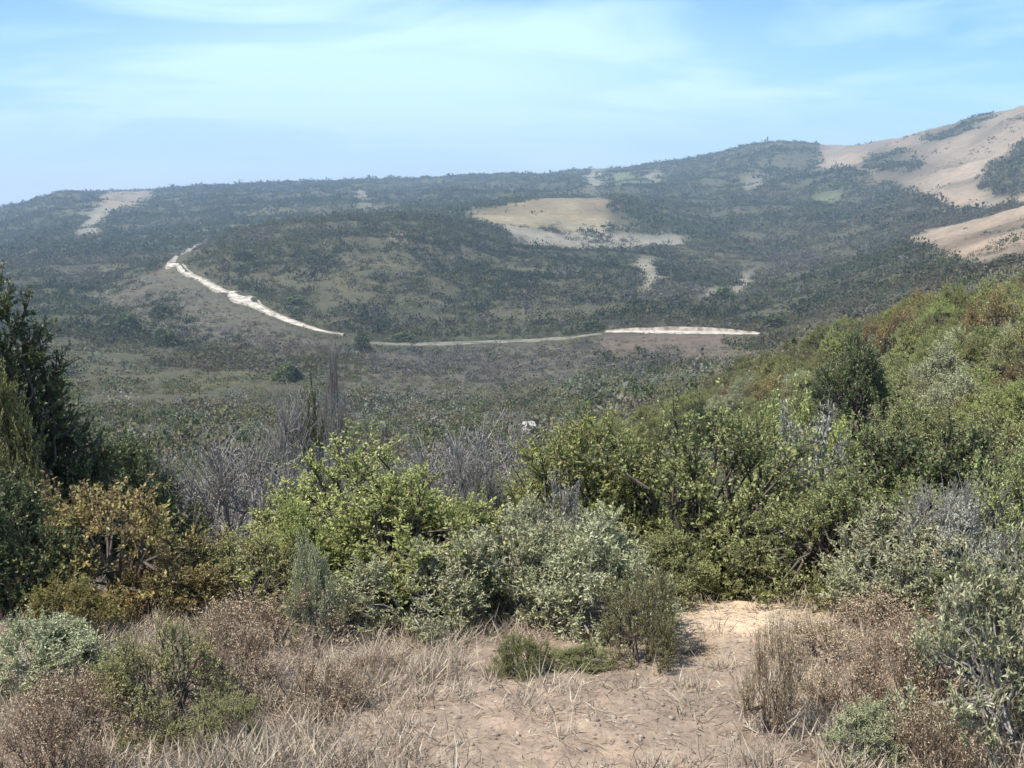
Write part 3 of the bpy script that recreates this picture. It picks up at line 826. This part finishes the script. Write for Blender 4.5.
D = nrm(np.stack([r.normal(size=m) * .5, r.normal(size=m) * .5, r.uniform(.35, 1.1, m)], -1))
V, Fq = leaf_geo(P, D, r.uniform(.05, .17, m) * sz, r.uniform(.003, .006, m), r)
c = palette(r, m, ((.25, .195, .14), (.40, .325, .24), (.55, .475, .37), (.31, .30, .18)), .6 * r.random(m) + .4 * r.random(tuft)[bi])
tag(link('dry_grass', mesh_np('dry_grass', V, Fq, np.repeat(c, 4, 0)), M_DRY), 'short dry straw-coloured grass on the clearing', 'grass', kind='stuff')

n = 30000
d = r.uniform(2.2, 9.5, n); a = r.uniform(R_(-62), R_(62), n)
x, y = d * np.sin(a), d * np.cos(a)
th = r.uniform(0, 6.3, n)
D = nrm(np.stack([np.cos(th), np.sin(th), r.normal(size=n) * .15], -1))
V, Fq = leaf_geo(np.stack([x, y, zat(x, y) + .006], -1), D, r.uniform(.012, .03, n) + .09 * r.random(n) ** 3, r.uniform(.002, .007, n), r)
c = palette(r, n, ((.13, .095, .075), (.27, .20, .15), (.50, .42, .32)), r.random(n))
tag(link('plant_litter', mesh_np('plant_litter', V, Fq, np.repeat(c, 4, 0)), M_DRY), 'dead leaves and straw lying on the clearing', 'litter', kind='stuff')

import bmesh
bm = bmesh.new(); bmesh.ops.create_icosphere(bm, subdivisions=2, radius=1)
IV = np.array([v.co[:] for v in bm.verts]); IF = np.array([[v.index for v in f.verts] for f in bm.faces]); bm.free()
n = 9000
d = 2.2 + 6.0 * r.random(n) ** 1.2; a = r.uniform(R_(-36), R_(36), n)
x, y = d * np.sin(a), d * np.cos(a)
sz = .003 + .013 * r.random(n) ** 6
z = zat(x, y)
ns = 1 + .28 * np.stack([fbm(IV[:, 0] * 1.7 + k * 3, IV[:, 1] * 1.7 + IV[:, 2] * 1.3, k) for k in range(12)])
V = IV[None] * ns[r.integers(12, size=n)][:, :, None] * sz[:, None, None] * r.uniform(.7, 1.3, (n, 1, 3)) * np.array([1, 1, .65]) + np.stack([x, y, z + sz * .25], -1)[:, None]
Fq = IF[None] + (np.arange(n) * len(IV))[:, None, None]
tag(link('gravel', mesh_np('gravel', V.reshape(-1, 3), Fq.reshape(-1, 3), None, True), bark_material('stone', (.17, .135, .11), (.36, .29, .235), 30)), 'small pale stones scattered over the bare dirt', 'gravel', kind='stuff')

# ------------------------------------------------------------------ haze
def haze():
    m, nt, N, L = newmat('haze_air')
    out = N.new('ShaderNodeOutputMaterial'); pv = N.new('ShaderNodeVolumePrincipled')
    pv.inputs['Color'].default_value = (.62, .80, 1.0, 1); pv.inputs['Density'].default_value = HAZE; pv.inputs['Anisotropy'].default_value = .1
    L.new(pv.outputs[0], out.inputs['Volume'])
    zlo, zhi = float(ZG.min()) - 1, float(ZG.max()) + 12
    s = 4400
    V = [(sx * s, sy * s, z) for z in (zlo, zhi) for sx, sy in ((-1, -1), (1, -1), (1, 1), (-1, 1))]
    me = bpy.data.meshes.new('haze')
    me.from_pydata(V, [], [(0, 3, 2, 1), (4, 5, 6, 7), (0, 1, 5, 4), (1, 2, 6, 5), (2, 3, 7, 6), (3, 0, 4, 7)]); me.update()
    tag(link('haze', me, m), 'thin pale blue haze filling the air over the hills', 'haze', kind='stuff')
HAZE = .00024
haze()

# ------------------------------------------------------------------ sun, sky, camera
SUN_EL, SUN_AZ = math.radians(57), math.radians(-118)
sd = bpy.data.lights.new('sun', 'SUN'); sd.energy = 3.6; sd.angle = math.radians(.5); sd.color = (1, .95, .87)
so = bpy.data.objects.new('sun', sd); COL.objects.link(so)
so.rotation_euler = (math.pi / 2 - SUN_EL, 0, math.pi - SUN_AZ)
so.location = (0, 0, 50)

w = bpy.data.worlds.new('World'); SC.world = w; w.use_nodes = True
nt = w.node_tree; N, L = nt.nodes, nt.links; N.clear()
out = N.new('ShaderNodeOutputWorld'); bg = N.new('ShaderNodeBackground'); bg.inputs['Strength'].default_value = .10
sky = N.new('ShaderNodeTexSky'); sky.sky_type = 'NISHITA'; sky.sun_disc = False
sky.sun_elevation = SUN_EL; sky.sun_rotation = SUN_AZ; sky.air_density = 1.0; sky.dust_density = .3; sky.ozone_density = 3.0; sky.altitude = 200
tc = N.new('ShaderNodeTexCoord'); sep = N.new('ShaderNodeSeparateXYZ'); L.new(tc.outputs['Generated'], sep.inputs[0])
def math_(op, a, b=None):
    n = N.new('ShaderNodeMath'); n.operation = op
    for i, v in enumerate((a, b)):
        if v is None: continue
        if isinstance(v, (int, float)): n.inputs[i].default_value = v
        else: L.new(v, n.inputs[i])
    return n.outputs[0]
den = math_('ADD', math_('MAXIMUM', sep.outputs['Z'], 0.0), .14)
cx, cy = math_('DIVIDE', sep.outputs['X'], den), math_('DIVIDE', sep.outputs['Y'], den)
cmb = N.new('ShaderNodeCombineXYZ'); L.new(math_('MULTIPLY', cx, .9), cmb.inputs[0]); L.new(math_('MULTIPLY', cy, 1.5), cmb.inputs[1])
nz = N.new('ShaderNodeTexNoise'); nz.inputs['Scale'].default_value = .9; nz.inputs['Detail'].default_value = 7; nz.inputs['Roughness'].default_value = .55; nz.inputs['Distortion'].default_value = .6
L.new(cmb.outputs[0], nz.inputs['Vector'])
cr = N.new('ShaderNodeValToRGB'); cr.color_ramp.elements[0].position = .44; cr.color_ramp.elements[1].position = .70
cr.color_ramp.elements[0].color = (0, 0, 0, 1); cr.color_ramp.elements[1].color = (.75, .75, .75, 1)
L.new(nz.outputs['Fac'], cr.inputs[0])
# thin high veil, thickest towards the middle of the view
dx = math_('ADD', sep.outputs['X'], .09); dz = math_('SUBTRACT', sep.outputs['Z'], .10)
g = math_('ADD', math_('MULTIPLY', math_('MULTIPLY', dx, dx), 12.0), math_('MULTIPLY', math_('MULTIPLY', dz, dz), 200.0))
veil = math_('MULTIPLY', math_('POWER', 2.718, math_('MULTIPLY', g, -1.0)), .95)
veil = math_('MULTIPLY', veil, math_('GREATER_THAN', sep.outputs['Y'], 0.0))
fac = math_('MINIMUM', math_('ADD', veil, cr.outputs[0]), .9)
tintm = N.new('ShaderNodeMix'); tintm.data_type = 'RGBA'; tintm.blend_type = 'MULTIPLY'; tintm.inputs[0].default_value = 1
L.new(sky.outputs[0], tintm.inputs[6]); tintm.inputs[7].default_value = (.46, .72, .93, 1)
mx = N.new('ShaderNodeMix'); mx.data_type = 'RGBA'; L.new(fac, mx.inputs[0]); L.new(tintm.outputs[2], mx.inputs[6]); mx.inputs[7].default_value = (4.25, 5.95, 5.8, 1)
low = math_('MULTIPLY', math_('POWER', 2.718, math_('MULTIPLY', math_('MAXIMUM', sep.outputs['Z'], 0.0), -24.0)), .9)
lav = N.new('ShaderNodeMix'); lav.data_type = 'RGBA'; L.new(low, lav.inputs[0]); L.new(mx.outputs[2], lav.inputs[6]); lav.inputs[7].default_value = (4.0, 4.5, 5.8, 1)
L.new(lav.outputs[2], bg.inputs['Color']); L.new(bg.outputs[0], out.inputs['Surface'])

cd = bpy.data.cameras.new('camera'); cam = bpy.data.objects.new('camera', cd); COL.objects.link(cam)
cd.sensor_width = 36; cd.lens = 36 * F / W; cd.clip_start = .05; cd.clip_end = 20000
cam.location = tuple(EYE); cam.rotation_euler = (math.pi / 2 - PITCH, 0, 0)
SC.camera = cam
SC.view_settings.view_transform = 'Standard'; SC.view_settings.look = 'None'; SC.view_settings.gamma = 1; SC.view_settings.exposure = 1.0
SC.cycles.use_denoising = True
SC.cycles.volume_bounces = 1; SC.cycles.max_bounces = 6; SC.cycles.transparent_max_bounces = 4
SC.cycles.diffuse_bounces = 3
